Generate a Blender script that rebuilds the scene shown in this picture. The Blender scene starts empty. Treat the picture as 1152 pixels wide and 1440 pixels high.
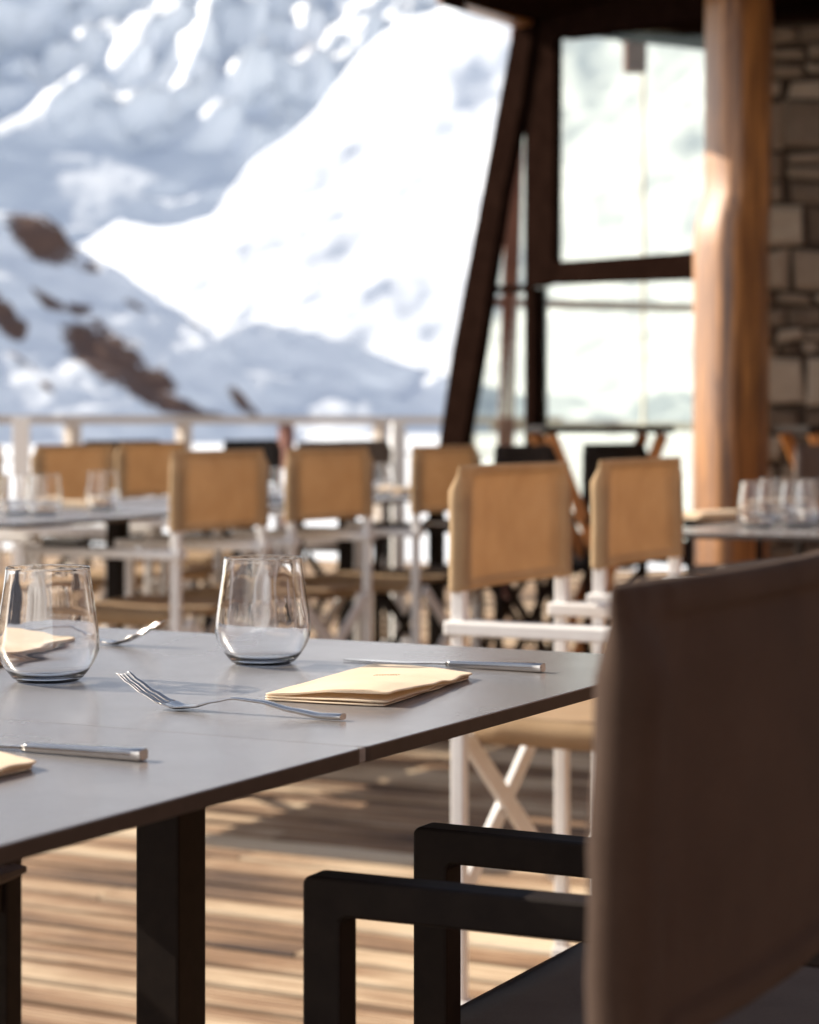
import bpy, bmesh, math, random
from mathutils import Vector, Matrix, noise

random.seed(7)
SC = bpy.context.scene
COL = SC.collection
R = math.radians

# ------------------------------------------------------------------ layout
# Camera at (0,0,0.992) looking along +Y.  The terrace furniture sits on a grid
# turned by -27.7 degrees whose origin is the joint of the two near tables.
H = 0.992
F = 3100.0                         # focal length in photo pixels (78 mm)
GA = R(-27.7)
J = Vector((-0.0335, 1.65, 0.0))
GN = Vector((math.cos(GA), math.sin(GA), 0))      # grid x (to the right)
GU = Vector((-math.sin(GA), math.cos(GA), 0))     # grid y (away)

def G(gx, gy, z=0.0):
    p = J + GN * gx + GU * gy
    return Vector((p.x, p.y, z))

def ray(px, py, d):
    """world point seen in direction (px,py) of the photo at depth d"""
    return Vector(((px - 576) / F * d, d, H - (py - 596) / F * d))

def on_level(px, py, z=0.75):
    d = F * (H - z) / (py - 596)
    return Vector(((px - 576) / F * d, d, z))

# ------------------------------------------------------------------ materials
def mat(name):
    m = bpy.data.materials.new(name)
    m.use_nodes = True
    nt = m.node_tree
    for n in list(nt.nodes):
        nt.nodes.remove(n)
    out = nt.nodes.new('ShaderNodeOutputMaterial')
    return m, nt, out

def N(nt, t, **kw):
    n = nt.nodes.new(t)
    for k, v in kw.items():
        if k in n.inputs:
            n.inputs[k].default_value = v
        else:
            setattr(n, k, v)
    return n

def ramp(nt, stops):
    r = nt.nodes.new('ShaderNodeValToRGB')
    e = r.color_ramp.elements
    while len(e) < len(stops):
        e.new(0.5)
    for el, (p, c) in zip(e, stops):
        el.position = p
        el.color = (*c, 1) if len(c) == 3 else c
    return r

def principled(nt, out, color=(.5, .5, .5), rough=.5, metallic=0, spec=.5):
    b = nt.nodes.new('ShaderNodeBsdfPrincipled')
    b.inputs['Base Color'].default_value = (*color, 1)
    b.inputs['Roughness'].default_value = rough
    b.inputs['Metallic'].default_value = metallic
    b.inputs['Specular IOR Level'].default_value = spec
    nt.links.new(b.outputs[0], out.inputs[0])
    return b

def simple(name, c1, c2, scale, rough=.5, metallic=0, bump=0.0, bscale=None, stretch=(1, 1, 1), rvar=0.0, spec=.5, detail=6):
    """colour wandering between c1 and c2 with noise, slight bump and roughness wear"""
    m, nt, out = mat(name)
    b = principled(nt, out, c1, rough, metallic, spec)
    tc = N(nt, 'ShaderNodeTexCoord')
    mp = N(nt, 'ShaderNodeMapping')
    mp.inputs['Scale'].default_value = stretch
    nt.links.new(tc.outputs['Object'], mp.inputs[0])
    nz = N(nt, 'ShaderNodeTexNoise', Scale=scale, Detail=detail, Roughness=.6)
    nt.links.new(mp.outputs[0], nz.inputs['Vector'])
    rp = ramp(nt, [(.3, c1), (.7, c2)])
    nt.links.new(nz.outputs[0], rp.inputs[0])
    nt.links.new(rp.outputs[0], b.inputs['Base Color'])
    if rvar:
        mr = N(nt, 'ShaderNodeMapRange')
        mr.inputs['To Min'].default_value = rough - rvar
        mr.inputs['To Max'].default_value = rough + rvar
        n3 = N(nt, 'ShaderNodeTexNoise', Scale=scale * .6, Detail=5.0)
        nt.links.new(mp.outputs[0], n3.inputs['Vector'])
        nt.links.new(n3.outputs[0], mr.inputs[0])
        nt.links.new(mr.outputs[0], b.inputs['Roughness'])
    if bump:
        n2 = N(nt, 'ShaderNodeTexNoise', Scale=bscale or scale * 4, Detail=4.0)
        nt.links.new(mp.outputs[0], n2.inputs['Vector'])
        bp = N(nt, 'ShaderNodeBump', Strength=bump, Distance=.002)
        nt.links.new(n2.outputs[0], bp.inputs['Height'])
        nt.links.new(bp.outputs[0], b.inputs['Normal'])
    return m

def fabric(name, c1, c2, weave=900, trans=.3, rough=.9, bump=.25, sheen=.15):
    m, nt, out = mat(name)
    tc = N(nt, 'ShaderNodeTexCoord')
    nz = N(nt, 'ShaderNodeTexNoise', Scale=14.0, Detail=6.0)
    nt.links.new(tc.outputs['Object'], nz.inputs['Vector'])
    fine = N(nt, 'ShaderNodeTexNoise', Scale=420.0, Detail=2.0)
    nt.links.new(tc.outputs['Object'], fine.inputs['Vector'])
    mx = N(nt, 'ShaderNodeMath', operation='MULTIPLY_ADD')
    mx.inputs[1].default_value = .45
    nt.links.new(fine.outputs[0], mx.inputs[0])
    sub = N(nt, 'ShaderNodeMath', operation='MULTIPLY')
    sub.inputs[1].default_value = .55
    nt.links.new(nz.outputs[0], sub.inputs[0])
    nt.links.new(sub.outputs[0], mx.inputs[2])
    rp = ramp(nt, [(.32, c1), (.68, c2)])
    nt.links.new(mx.outputs[0], rp.inputs[0])
    b = nt.nodes.new('ShaderNodeBsdfPrincipled')
    b.inputs['Roughness'].default_value = rough
    b.inputs['Specular IOR Level'].default_value = .2
    b.inputs['Sheen Weight'].default_value = sheen
    b.inputs['Sheen Roughness'].default_value = .45
    b.inputs['Sheen Tint'].default_value = (1, .88, .80, 1)
    nt.links.new(rp.outputs[0], b.inputs['Base Color'])
    # diagonal twill
    mp = N(nt, 'ShaderNodeMapping')
    mp.inputs['Rotation'].default_value = (R(38), 0, R(20))
    nt.links.new(tc.outputs['Object'], mp.inputs[0])
    wv = N(nt, 'ShaderNodeTexWave', Scale=float(weave) / 6.283, Distortion=1.0)
    wv.bands_direction = 'Z'
    nt.links.new(mp.outputs[0], wv.inputs['Vector'])
    bp = N(nt, 'ShaderNodeBump', Strength=bump, Distance=.0012)
    nt.links.new(wv.outputs[1], bp.inputs['Height'])
    bp2 = N(nt, 'ShaderNodeBump', Strength=.3, Distance=.004)
    nt.links.new(nz.outputs[0], bp2.inputs['Height'])
    nt.links.new(bp2.outputs[0], bp.inputs['Normal'])
    nt.links.new(bp.outputs[0], b.inputs['Normal'])
    if trans:
        t = N(nt, 'ShaderNodeBsdfTranslucent')
        nt.links.new(rp.outputs[0], t.inputs['Color'])
        ms = N(nt, 'ShaderNodeMixShader')
        ms.inputs[0].default_value = trans
        nt.links.new(b.outputs[0], ms.inputs[1])
        nt.links.new(t.outputs[0], ms.inputs[2])
        nt.links.new(ms.outputs[0], out.inputs[0])
    else:
        nt.links.new(b.outputs[0], out.inputs[0])
    return m

def wood(name, dark, light, axis='Z', scale=9.0, rough=.6):
    m, nt, out = mat(name)
    b = principled(nt, out, light, rough)
    tc = N(nt, 'ShaderNodeTexCoord')
    mp = N(nt, 'ShaderNodeMapping')
    s = [6.0, 6.0, 6.0]
    s['XYZ'.index(axis)] = .35
    mp.inputs['Scale'].default_value = s
    nt.links.new(tc.outputs['Object'], mp.inputs[0])
    nz = N(nt, 'ShaderNodeTexNoise', Scale=scale, Detail=8.0, Roughness=.65, Distortion=.6)
    nt.links.new(mp.outputs[0], nz.inputs['Vector'])
    rp = ramp(nt, [(.36, dark), (.52, [(a + c) / 2 for a, c in zip(dark, light)]), (.64, light)])
    nt.links.new(nz.outputs[0], rp.inputs[0])
    nt.links.new(rp.outputs[0], b.inputs['Base Color'])
    bp = N(nt, 'ShaderNodeBump', Strength=.4, Distance=.006)
    nt.links.new(nz.outputs[0], bp.inputs['Height'])
    nt.links.new(bp.outputs[0], b.inputs['Normal'])
    return m

M = {}
M['laminate'] = simple('grey_laminate', (.155, .143, .140), (.18, .168, .165), 9, rough=.26, bump=.03, bscale=600, rvar=.06, spec=.8)
M['laminate_edge'] = simple('dark_laminate_core', (.028, .017, .013), (.042, .027, .021), 60, rough=.55)
M['dark_metal'] = simple('dark_bronze_metal', (.010, .006, .0045), (.017, .011, .008), 40, rough=.6, bump=.05, bscale=900, spec=.12)
M['clip'] = simple('grey_joint_plastic', (.20, .18, .17), (.32, .29, .27), 200, rough=.4)
M['steel'] = simple('polished_steel', (.50, .46, .43), (.58, .54, .50), 90, rough=.16, metallic=1, bump=.02, bscale=500, rvar=.06)
M['white_paint'] = simple('white_painted_metal', (.76, .73, .70), (.82, .80, .77), 25, rough=.45, bump=.05, bscale=200)
M['beige'] = fabric('beige_canvas', (.46, .312, .180), (.56, .40, .245), trans=.44)
M['beige_double'] = fabric('beige_canvas_doubled', (.43, .29, .16), (.54, .39, .235), trans=.30)
M['brown'] = fabric('dark_brown_canvas', (.033, .0165, .0095), (.056, .031, .020), trans=.02, weave=1400, bump=.5, sheen=.04)
M['mesh_seat'] = fabric('dark_taupe_mesh', (.06, .045, .038), (.10, .078, .066), trans=.05, weave=1600, bump=.5)
M['charcoal'] = fabric('charcoal_canvas', (.012, .010, .009), (.022, .018, .016), trans=.06)
M['grey_fabric'] = fabric('taupe_canvas', (.12, .09, .075), (.17, .13, .11), trans=.1)
M['napkin'] = fabric('cream_linen', (.80, .64, .46), (.87, .73, .56), trans=.3, weave=2600, bump=.2)
M['stitch'] = simple('brown_stitching', (.42, .27, .14), (.5, .33, .18), 200, rough=.9)
M['frame_dark'] = simple('dark_brown_frame', (.0075, .0036, .0026), (.014, .007, .005), 12, rough=.7, spec=.0)
M['log'] = wood('honey_timber', (.10, .032, .008), (.52, .225, .060), 'Z', 6.5, .42)
_b = [n for n in M['log'].node_tree.nodes if n.type == 'BSDF_PRINCIPLED'][0]
_b.inputs['Coat Weight'].default_value = 1.0
_b.inputs['Coat Roughness'].default_value = .48
M['board'] = wood('brown_board', (.09, .035, .014), (.20, .09, .04), 'X', 8.0)
M['orange_wood'] = wood('orange_wood', (.36, .12, .022), (.55, .21, .045), 'Z', 8.0, .5)
M['pale_wood'] = wood('pale_rail_wood', (.55, .47, .40), (.72, .64, .56), 'X', 6.0)
M['red_brown'] = simple('red_brown_wood', (.16, .05, .035), (.24, .09, .06), 10, rough=.6)
M['pale_board'] = simple('pale_board', (.55, .47, .40), (.68, .60, .52), 8, rough=.7)

def glass_mat():
    m, nt, out = mat('clear_glass')
    b = principled(nt, out, (1, 1, 1), 0.0)
    b.inputs['IOR'].default_value = 1.5
    b.inputs['Transmission Weight'].default_value = 1
    return m
M['glass'] = glass_mat()

def pane_mat():
    m, nt, out = mat('window_glass')
    t = N(nt, 'ShaderNodeBsdfTransparent')
    t.inputs[0].default_value = (.90, .915, .855, 1)
    g = N(nt, 'ShaderNodeBsdfGlossy', Roughness=.02)
    g.inputs[0].default_value = (.9, 1, .94, 1)
    fr = N(nt, 'ShaderNodeLayerWeight', Blend=.5)
    pw = N(nt, 'ShaderNodeMath', operation='POWER')
    pw.inputs[1].default_value = 5
    nt.links.new(fr.outputs['Facing'], pw.inputs[0])
    fa = N(nt, 'ShaderNodeMath', operation='MULTIPLY_ADD')
    fa.inputs[1].default_value = .9
    fa.inputs[2].default_value = .04
    nt.links.new(pw.outputs[0], fa.inputs[0])
    ms = N(nt, 'ShaderNodeMixShader')
    nt.links.new(fa.outputs[0], ms.inputs[0])
    nt.links.new(t.outputs[0], ms.inputs[1])
    nt.links.new(g.outputs[0], ms.inputs[2])
    nt.links.new(ms.outputs[0], out.inputs[0])
    return m
M['pane'] = pane_mat()

def deck_mat():
    m, nt, out = mat('weathered_decking')
    b = principled(nt, out, (.4, .25, .12), .65)
    tc = N(nt, 'ShaderNodeTexCoord')
    at = N(nt, 'ShaderNodeAttribute', attribute_name='tone')
    mp = N(nt, 'ShaderNodeMapping')
    mp.inputs['Scale'].default_value = (2.2, 40, 40)
    nt.links.new(tc.outputs['Object'], mp.inputs[0])
    ad = N(nt, 'ShaderNodeVectorMath', operation='ADD')
    nt.links.new(mp.outputs[0], ad.inputs[0])
    sc = N(nt, 'ShaderNodeVectorMath', operation='SCALE')
    sc.inputs['Scale'].default_value = 37.0
    nt.links.new(at.outputs['Color'], sc.inputs[0])
    nt.links.new(sc.outputs[0], ad.inputs[1])
    nz = N(nt, 'ShaderNodeTexNoise', Scale=1.6, Detail=8.0, Roughness=.7, Distortion=.4)
    nt.links.new(ad.outputs[0], nz.inputs['Vector'])
    # worn patches on a larger scale
    n2 = N(nt, 'ShaderNodeTexNoise', Scale=1.7, Detail=5.0)
    mp2 = N(nt, 'ShaderNodeMapping')
    mp2.inputs['Scale'].default_value = (.8, 3, 1)
    nt.links.new(tc.outputs['Object'], mp2.inputs[0])
    nt.links.new(mp2.outputs[0], n2.inputs['Vector'])
    a1 = N(nt, 'ShaderNodeMath', operation='MULTIPLY_ADD')
    a1.inputs[1].default_value = .45
    nt.links.new(at.outputs['Fac'], a1.inputs[0])
    a2 = N(nt, 'ShaderNodeMath', operation='MULTIPLY_ADD')
    a2.inputs[1].default_value = .6
    nt.links.new(nz.outputs[0], a2.inputs[0])
    nt.links.new(n2.outputs[0], a2.inputs[2])
    nt.links.new(a2.outputs[0], a1.inputs[2])
    rp = ramp(nt, [(.55, (.055, .026, .014)), (.80, (.29, .165, .085)), (1.0, (.62, .47, .31)), (1.2, (.74, .62, .46))])
    dv = N(nt, 'ShaderNodeMath', operation='DIVIDE')
    dv.inputs[1].default_value = 1.25
    nt.links.new(a1.outputs[0], dv.inputs[0])
    for el, p in zip(rp.color_ramp.elements, (.42, .60, .78, .95)):
        el.position = p
    nt.links.new(dv.outputs[0], rp.inputs[0])
    nt.links.new(rp.outputs[0], b.inputs['Base Color'])
    bp = N(nt, 'ShaderNodeBump', Strength=.5, Distance=.004)
    nt.links.new(nz.outputs[0], bp.inputs['Height'])
    nt.links.new(bp.outputs[0], b.inputs['Normal'])
    return m
M['deck'] = deck_mat()

def snow_mat(name, scale, rock=(.13, .07, .05), rock2=(.23, .14, .10), amount=.5, snow=(.82, .85, .90)):
    """snow with bare ground where the mesh's 'bare' attribute (patches of rock and heath) says so"""
    m, nt, out = mat(name)
    b = principled(nt, out, (.8, .8, .8), .6, spec=.2)
    tc = N(nt, 'ShaderNodeTexCoord')
    at = N(nt, 'ShaderNodeAttribute', attribute_name='bare')
    nz = N(nt, 'ShaderNodeTexNoise', Scale=scale, Detail=9.0, Roughness=.75)
    nt.links.new(tc.outputs['Object'], nz.inputs['Vector'])
    n2 = N(nt, 'ShaderNodeTexNoise', Scale=scale * 5, Detail=6.0, Roughness=.7)
    nt.links.new(tc.outputs['Object'], n2.inputs['Vector'])
    s0 = N(nt, 'ShaderNodeMath', operation='MULTIPLY')
    s0.inputs[1].default_value = 2.4 * amount
    nt.links.new(nz.outputs[0], s0.inputs[0])
    s = N(nt, 'ShaderNodeMath', operation='MULTIPLY')
    nt.links.new(s0.outputs[0], s.inputs[0])
    nt.links.new(at.outputs['Fac'], s.inputs[1])
    rp = ramp(nt, [(.70, (0, 0, 0)), (.79, (1, 1, 1))])
    nt.links.new(s.outputs[0], rp.inputs[0])
    rc = ramp(nt, [(.3, rock), (.7, rock2)])
    nt.links.new(n2.outputs[0], rc.inputs[0])
    mx = N(nt, 'ShaderNodeMix', data_type='RGBA')
    mx.inputs[6].default_value = (*snow, 1)
    nt.links.new(rp.outputs[0], mx.inputs[0])
    nt.links.new(rc.outputs[0], mx.inputs[7])
    nt.links.new(mx.outputs[2], b.inputs['Base Color'])
    return m

def stone_mat():
    m, nt, out = mat('field_stone')
    b = principled(nt, out, (.3, .25, .2), .8)
    at = N(nt, 'ShaderNodeAttribute', attribute_name='tone')
    tc = N(nt, 'ShaderNodeTexCoord')
    nz = N(nt, 'ShaderNodeTexNoise', Scale=12.0, Detail=8.0, Roughness=.7)
    nt.links.new(tc.outputs['Object'], nz.inputs['Vector'])
    a = N(nt, 'ShaderNodeMath', operation='MULTIPLY_ADD')
    a.inputs[1].default_value = .4
    nt.links.new(nz.outputs[0], a.inputs[0])
    nt.links.new(at.outputs['Fac'], a.inputs[2])
    rp = ramp(nt, [(.2, (.12, .08, .058)), (.6, (.34, .26, .20)), (1.0, (.60, .50, .41))])
    nt.links.new(a.outputs[0], rp.inputs[0])
    nt.links.new(rp.outputs[0], b.inputs['Base Color'])
    bp = N(nt, 'ShaderNodeBump', Strength=.6, Distance=.02)
    nt.links.new(nz.outputs[0], bp.inputs['Height'])
    nt.links.new(bp.outputs[0], b.inputs['Normal'])
    return m
M['stone'] = stone_mat()
M['mortar'] = simple('dark_mortar', (.045, .030, .022), (.08, .055, .04), 20, rough=.9)

# ------------------------------------------------------------------ mesh builder
class MB:
    def __init__(s):
        s.v, s.f, s.sm, s.mi, s.tone = [], [], [], [], []
        s.cur = 0
        s.t = 0.0

    def add(s, verts, faces, smooth=False):
        o = len(s.v)
        s.v += [tuple(p) for p in verts]
        for f in faces:
            s.f.append([i + o for i in f])
            s.sm.append(smooth)
            s.mi.append(s.cur)
            s.tone.append(s.t)

    def box(s, c, size, rot=None):
        hx, hy, hz = size[0] / 2, size[1] / 2, size[2] / 2
        p = [Vector((x, y, z)) for x in (-hx, hx) for y in (-hy, hy) for z in (-hz, hz)]
        if rot is not None:
            p = [rot @ q for q in p]
        c = Vector(c)
        s.add([q + c for q in p], [(0, 1, 3, 2), (4, 6, 7, 5), (0, 4, 5, 1), (2, 3, 7, 6), (0, 2, 6, 4), (1, 5, 7, 3)])

    def bar(s, a, b, w, t, up=(0, 0, 1)):
        """rectangular bar from a to b; w across, t along 'up'"""
        a, b = Vector(a), Vector(b)
        d = (b - a).normalized()
        up = Vector(up)
        x = d.cross(up)
        if x.length < 1e-4:
            x = d.cross(Vector((1, 0, 0)))
        x.normalize()
        u = x.cross(d).normalized()
        p = [q + x * (w / 2 * sx) + u * (t / 2 * su) for q in (a, b) for sx in (-1, 1) for su in (-1, 1)]
        s.add(p, [(0, 1, 3, 2), (4, 6, 7, 5), (0, 4, 5, 1), (2, 3, 7, 6), (0, 2, 6, 4), (1, 5, 7, 3)])

    def loft(s, sections, cap=True, closed=True, smooth=True):
        n = len(sections[0])
        v = [p for sec in sections for p in sec]
        f = []
        for i in range(len(sections) - 1):
            for j in range(n if closed else n - 1):
                k = (j + 1) % n
                f.append((i * n + j, i * n + k, (i + 1) * n + k, (i + 1) * n + j))
        s.add(v, f, smooth)
        if cap:
            o = len(s.v) - len(v)
            for idx in (range(n - 1, -1, -1), range((len(sections) - 1) * n, len(sections) * n)):
                s.f.append([o + i for i in idx])
                s.sm.append(False)
                s.mi.append(s.cur)
                s.tone.append(s.t)

    def tube(s, pts, rad, n=10):
        secs = []
        for i, p in enumerate(pts):
            p = Vector(p)
            a = Vector(pts[max(i - 1, 0)])
            b = Vector(pts[min(i + 1, len(pts) - 1)])
            d = (b - a).normalized()
            x = d.orthogonal().normalized()
            y = d.cross(x)
            r = rad[i] if isinstance(rad, (list, tuple)) else rad
            secs.append([p + x * (r * math.cos(2 * math.pi * k / n)) + y * (r * math.sin(2 * math.pi * k / n)) for k in range(n)])
        s.loft(secs)

    def lathe(s, prof, n=64, rib=None):
        secs = []
        for r, z in prof:
            q = rib(z) if rib else 0
            ring = []
            for k in range(n):
                a = 2 * math.pi * k / n
                rr = r * (1 + q * math.cos(12 * a))
                ring.append((rr * math.cos(a), rr * math.sin(a), z))
            secs.append(ring)
        s.loft(secs, cap=False)

    def prism(s, poly, off):
        """polygon (list of points) extruded by vector off"""
        n = len(poly)
        off = Vector(off)
        a = [Vector(p) for p in poly]
        b = [p + off for p in a]
        f = [tuple(range(n - 1, -1, -1)), tuple(range(n, 2 * n))]
        f += [(i, (i + 1) % n, n + (i + 1) % n, n + i) for i in range(n)]
        s.add(a + b, f)

    def build(s, name, mats, parent=None, bevel=0, seg=2, tone=False):
        me = bpy.data.meshes.new(name)
        me.from_pydata(s.v, [], s.f)
        me.polygons.foreach_set('use_smooth', s.sm)
        if not isinstance(mats, (list, tuple)):
            mats = [mats]
        for m in mats:
            me.materials.append(m)
        me.polygons.foreach_set('material_index', s.mi)
        if tone:
            a = me.attributes.new('tone', 'FLOAT', 'FACE')
            a.data.foreach_set('value', s.tone)
        bm = bmesh.new()
        bm.from_mesh(me)
        bmesh.ops.recalc_face_normals(bm, faces=bm.faces)
        bm.to_mesh(me)
        bm.free()
        me.update()
        o = bpy.data.objects.new(name, me)
        COL.objects.link(o)
        if parent:
            o.parent = parent
        if bevel:
            md = o.modifiers.new('bevel', 'BEVEL')
            md.width = bevel
            md.segments = seg
            md.limit_method = 'ANGLE'
            md.angle_limit = R(40)
        return o

def tag(o, label=None, cat=None, group=None, kind=None):
    for k, v in (('label', label), ('category', cat), ('group', group), ('kind', kind)):
        if v:
            o[k] = v
    return o

def empty(name, loc=(0, 0, 0), rz=0.0):
    o = bpy.data.objects.new(name, None)
    COL.objects.link(o)
    o.location = loc
    o.rotation_euler = (0, 0, rz)
    o.empty_display_size = .1
    return o

def copy_tree(o, parent=None):
    c = o.copy()
    COL.objects.link(c)
    if parent:
        c.parent = parent
    for ch in list(o.children):
        copy_tree(ch, c)
    return c

def smooth01(x):
    x = max(0.0, min(1.0, x))
    return x * x * (3 - 2 * x)

# ------------------------------------------------------------------ director chairs
def back_panel(w, z0, z1, sleeve=.055, st=.030, ct=.006, sag=.018, lean=0.0, notch=.012, x0=0.0, ex=3.4, hemt=.005):
    """canvas back: a sling with a sleeve at each side, hemmed top and bottom; face normal along x"""
    mb = MB()
    ys = []
    for k in range(21):
        ys.append(-1 + (k / 20.0) ** 1.5 * (2 * sleeve / w))
    for k in range(1, 20):
        ys.append((-1 + 2 * sleeve / w) + k / 20.0 * (2 - 4 * sleeve / w))
    for k in range(21):
        ys.append(1 - ((20 - k) / 20.0) ** 1.5 * (2 * sleeve / w))
    zs = []
    hem = .017
    zs += [z0, z0 + .003, z0 + hem - .002, z0 + hem, z0 + hem + .006]
    for k in range(1, 9):
        zs.append(z0 + hem + .006 + (z1 - z0 - 2 * hem - .012) * k / 9.0)
    zs += [z1 - hem - .006, z1 - hem, z1 - hem + .002, z1 - .003, z1]
    secs = []
    for z in zs:
        top = smooth01((z - (z1 - .042)) / .036)
        ish = (z <= z0 + hem - .001) or (z >= z1 - hem + .001)
        edge = z in (z0, z1)
        hw = w / 2 - notch * top - .0012 * noise.noise(Vector((z * 16, w, 5)))
        front, back = [], []
        for yy in ys:
            a = abs(yy)
            e = (1 - a) * w / 2                        # distance from the side
            if e < sleeve:
                q = e / sleeve
                # fat tube round the post at the outer side, flat from there to the seam
                t = ct + hemt
                if q < .76:
                    t = max(t if q > .38 else .002, st * (1 - .72 * top) * max(0.0, 1 - abs((q - .38) / .38) ** ex) ** .5)
            else:
                t = ct
            if ish:
                t += hemt if e > sleeve * .9 else .0015
            if edge:
                t *= .6
            inner = max(0.0, 1 - (a / (1 - 2 * sleeve / w)) ** 2) if a < 1 - 2 * sleeve / w else 0
            sg = sag * inner * (.8 + .2 * math.sin((z - z0) / (z1 - z0) * 3.1))
            wr = .0022 * noise.noise(Vector((yy * 3.1, z * 14, w))) + .0012 * noise.noise(Vector((yy * 9.0, z * 30, 3)))
            x = x0 - sg + lean * (z - z0) + wr + .006 * top
            y = yy * hw
            front.append(Vector((x + t / 2, y, z)))
            back.append(Vector((x - t / 2, y, z)))
        secs.append(front + back[::-1])
    mb.loft(secs)
    n = 2 * len(ys)
    for i in range(len(zs) - 1):
        for j in range(n):
            a_ = ys[min(j, n - 1 - j)]
            if (1 - abs(a_)) * w / 2 < sleeve or zs[i] < z0 + hem or zs[i + 1] > z1 - hem:
                mb.mi[i * n + j] = 1
    return mb

def seat_panel(x0, x1, w, z, t=.028, dip=.012):
    mb = MB()
    secs = []
    nx, ny = 12, 14
    for i in range(nx + 1):
        fx = i / nx
        x = x0 + (x1 - x0) * fx
        topv, botv = [], []
        for j in range(ny + 1):
            fy = -1 + 2 * j / ny
            d = dip * (1 - fy * fy) * math.sin(math.pi * (.1 + .8 * fx)) + .0015 * noise.noise(Vector((fx * 5, fy * 4, z)))
            tt = t if abs(fy) > .8 else t * .35
            r = .35 if i in (0, nx) else 1
            topv.append(Vector((x, fy * w / 2, z - d - (1 - r) * .006)))
            botv.append(Vector((x, fy * w / 2, z - d - tt * r)))
        secs.append(topv + botv[::-1])
    mb.loft(secs)
    return mb

def make_director_chair(name, label, group, frame, cloth):
    root = empty(name)
    tag(root, label, 'chair', group)
    hw = .212
    for sx, tag_ in ((-1, 'back'), (1, 'front')):
        for sy in (-1, 1):
            mb = MB()
            x = -.235 if sx < 0 else .205
            mb.box((x, sy * hw, (.872 if sx < 0 else .64) / 2), (.023, .024, .872 if sx < 0 else .64))
            mb.build('back_post' if sx < 0 else 'front_leg', frame, root, .003)
    for sy in (-1, 1):
        mb = MB()
        mb.box((-.005, sy * hw, .652), (.50, .046, .024))
        mb.build('armrest', frame, root, .004)
        mb = MB()
        mb.box((-.015, sy * (hw - .010), .484), (.405, .020, .024))
        mb.build('seat_rail', frame, root, .002)
        mb = MB()
        mb.box((-.015, sy * hw, .016), (.47, .030, .030))
        mb.build('floor_runner', frame, root, .003)
    for x in (-.255, .225):
        mb = MB()
        for k, (ya, yb) in enumerate(((-.19, .19), (.19, -.19))):
            mb.bar((x + k * .0135 * (1 if x < 0 else -1), ya, .17), (x + k * .0135 * (1 if x < 0 else -1), yb, .475), .034, .012, up=(1, 0, 0))
        mb.build('cross_brace', frame, root, .002)
    seat_panel(-.222, .192, .448, .508, t=.044).build('seat', cloth, root)
    back_panel(.464, .712, .922, x0=-.235, st=.030, notch=.007).build('backrest', [cloth, M['beige_double'] if cloth == M['beige'] else cloth], root)
    return root

def make_armchair(name, label, group):
    """dark square-tube armchair with a sling back and seat; faces +x"""
    root = empty(name)
    tag(root, label, 'armchair', group)
    hw = .245
    fr = M['dark_metal']
    for sy in (-1, 1):
        mb = MB()
        y0 = sy * hw - .0145
        xf, xb, zt, zb = .219, -.1885, .660, .632
        c = .004
        ring = [(xf, 0), (xf, zt - c), (xf - c, zt), (xb, zt), (xb, zb), (xf - .031 - c, zb), (xf - .031, zb - c), (xf - .031, 0)]
        mb.prism([(x, y0, z) for x, z in ring], (0, .029, 0))
        mb.build('side_frame', fr, root, .0025)
        mb = MB()
        mb.box((-.20, sy * (hw - .002), .425), (.024, .024, .85))
        mb.build('back_post', fr, root, .003)
        mb = MB()
        mb.box((-.001, sy * (hw - .001), .448), (.366, .024, .034))
        mb.build('seat_rail', fr, root, .002)
    mb = MB()
    mb.box((.201, 0, .446), (.028, .458, .034))
    mb.build('front_rail', fr, root, .002)
    seat_panel(-.185, .238, .486, .486, t=.03, dip=.010).build('seat', M['mesh_seat'], root)
    back_panel(.53, .694, .918, x0=-.20, st=.033, sleeve=.06, sag=.022, lean=-.02, ex=2.4, hemt=.008).build('backrest', [M['brown'], M['brown']], root)
    return root

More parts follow.
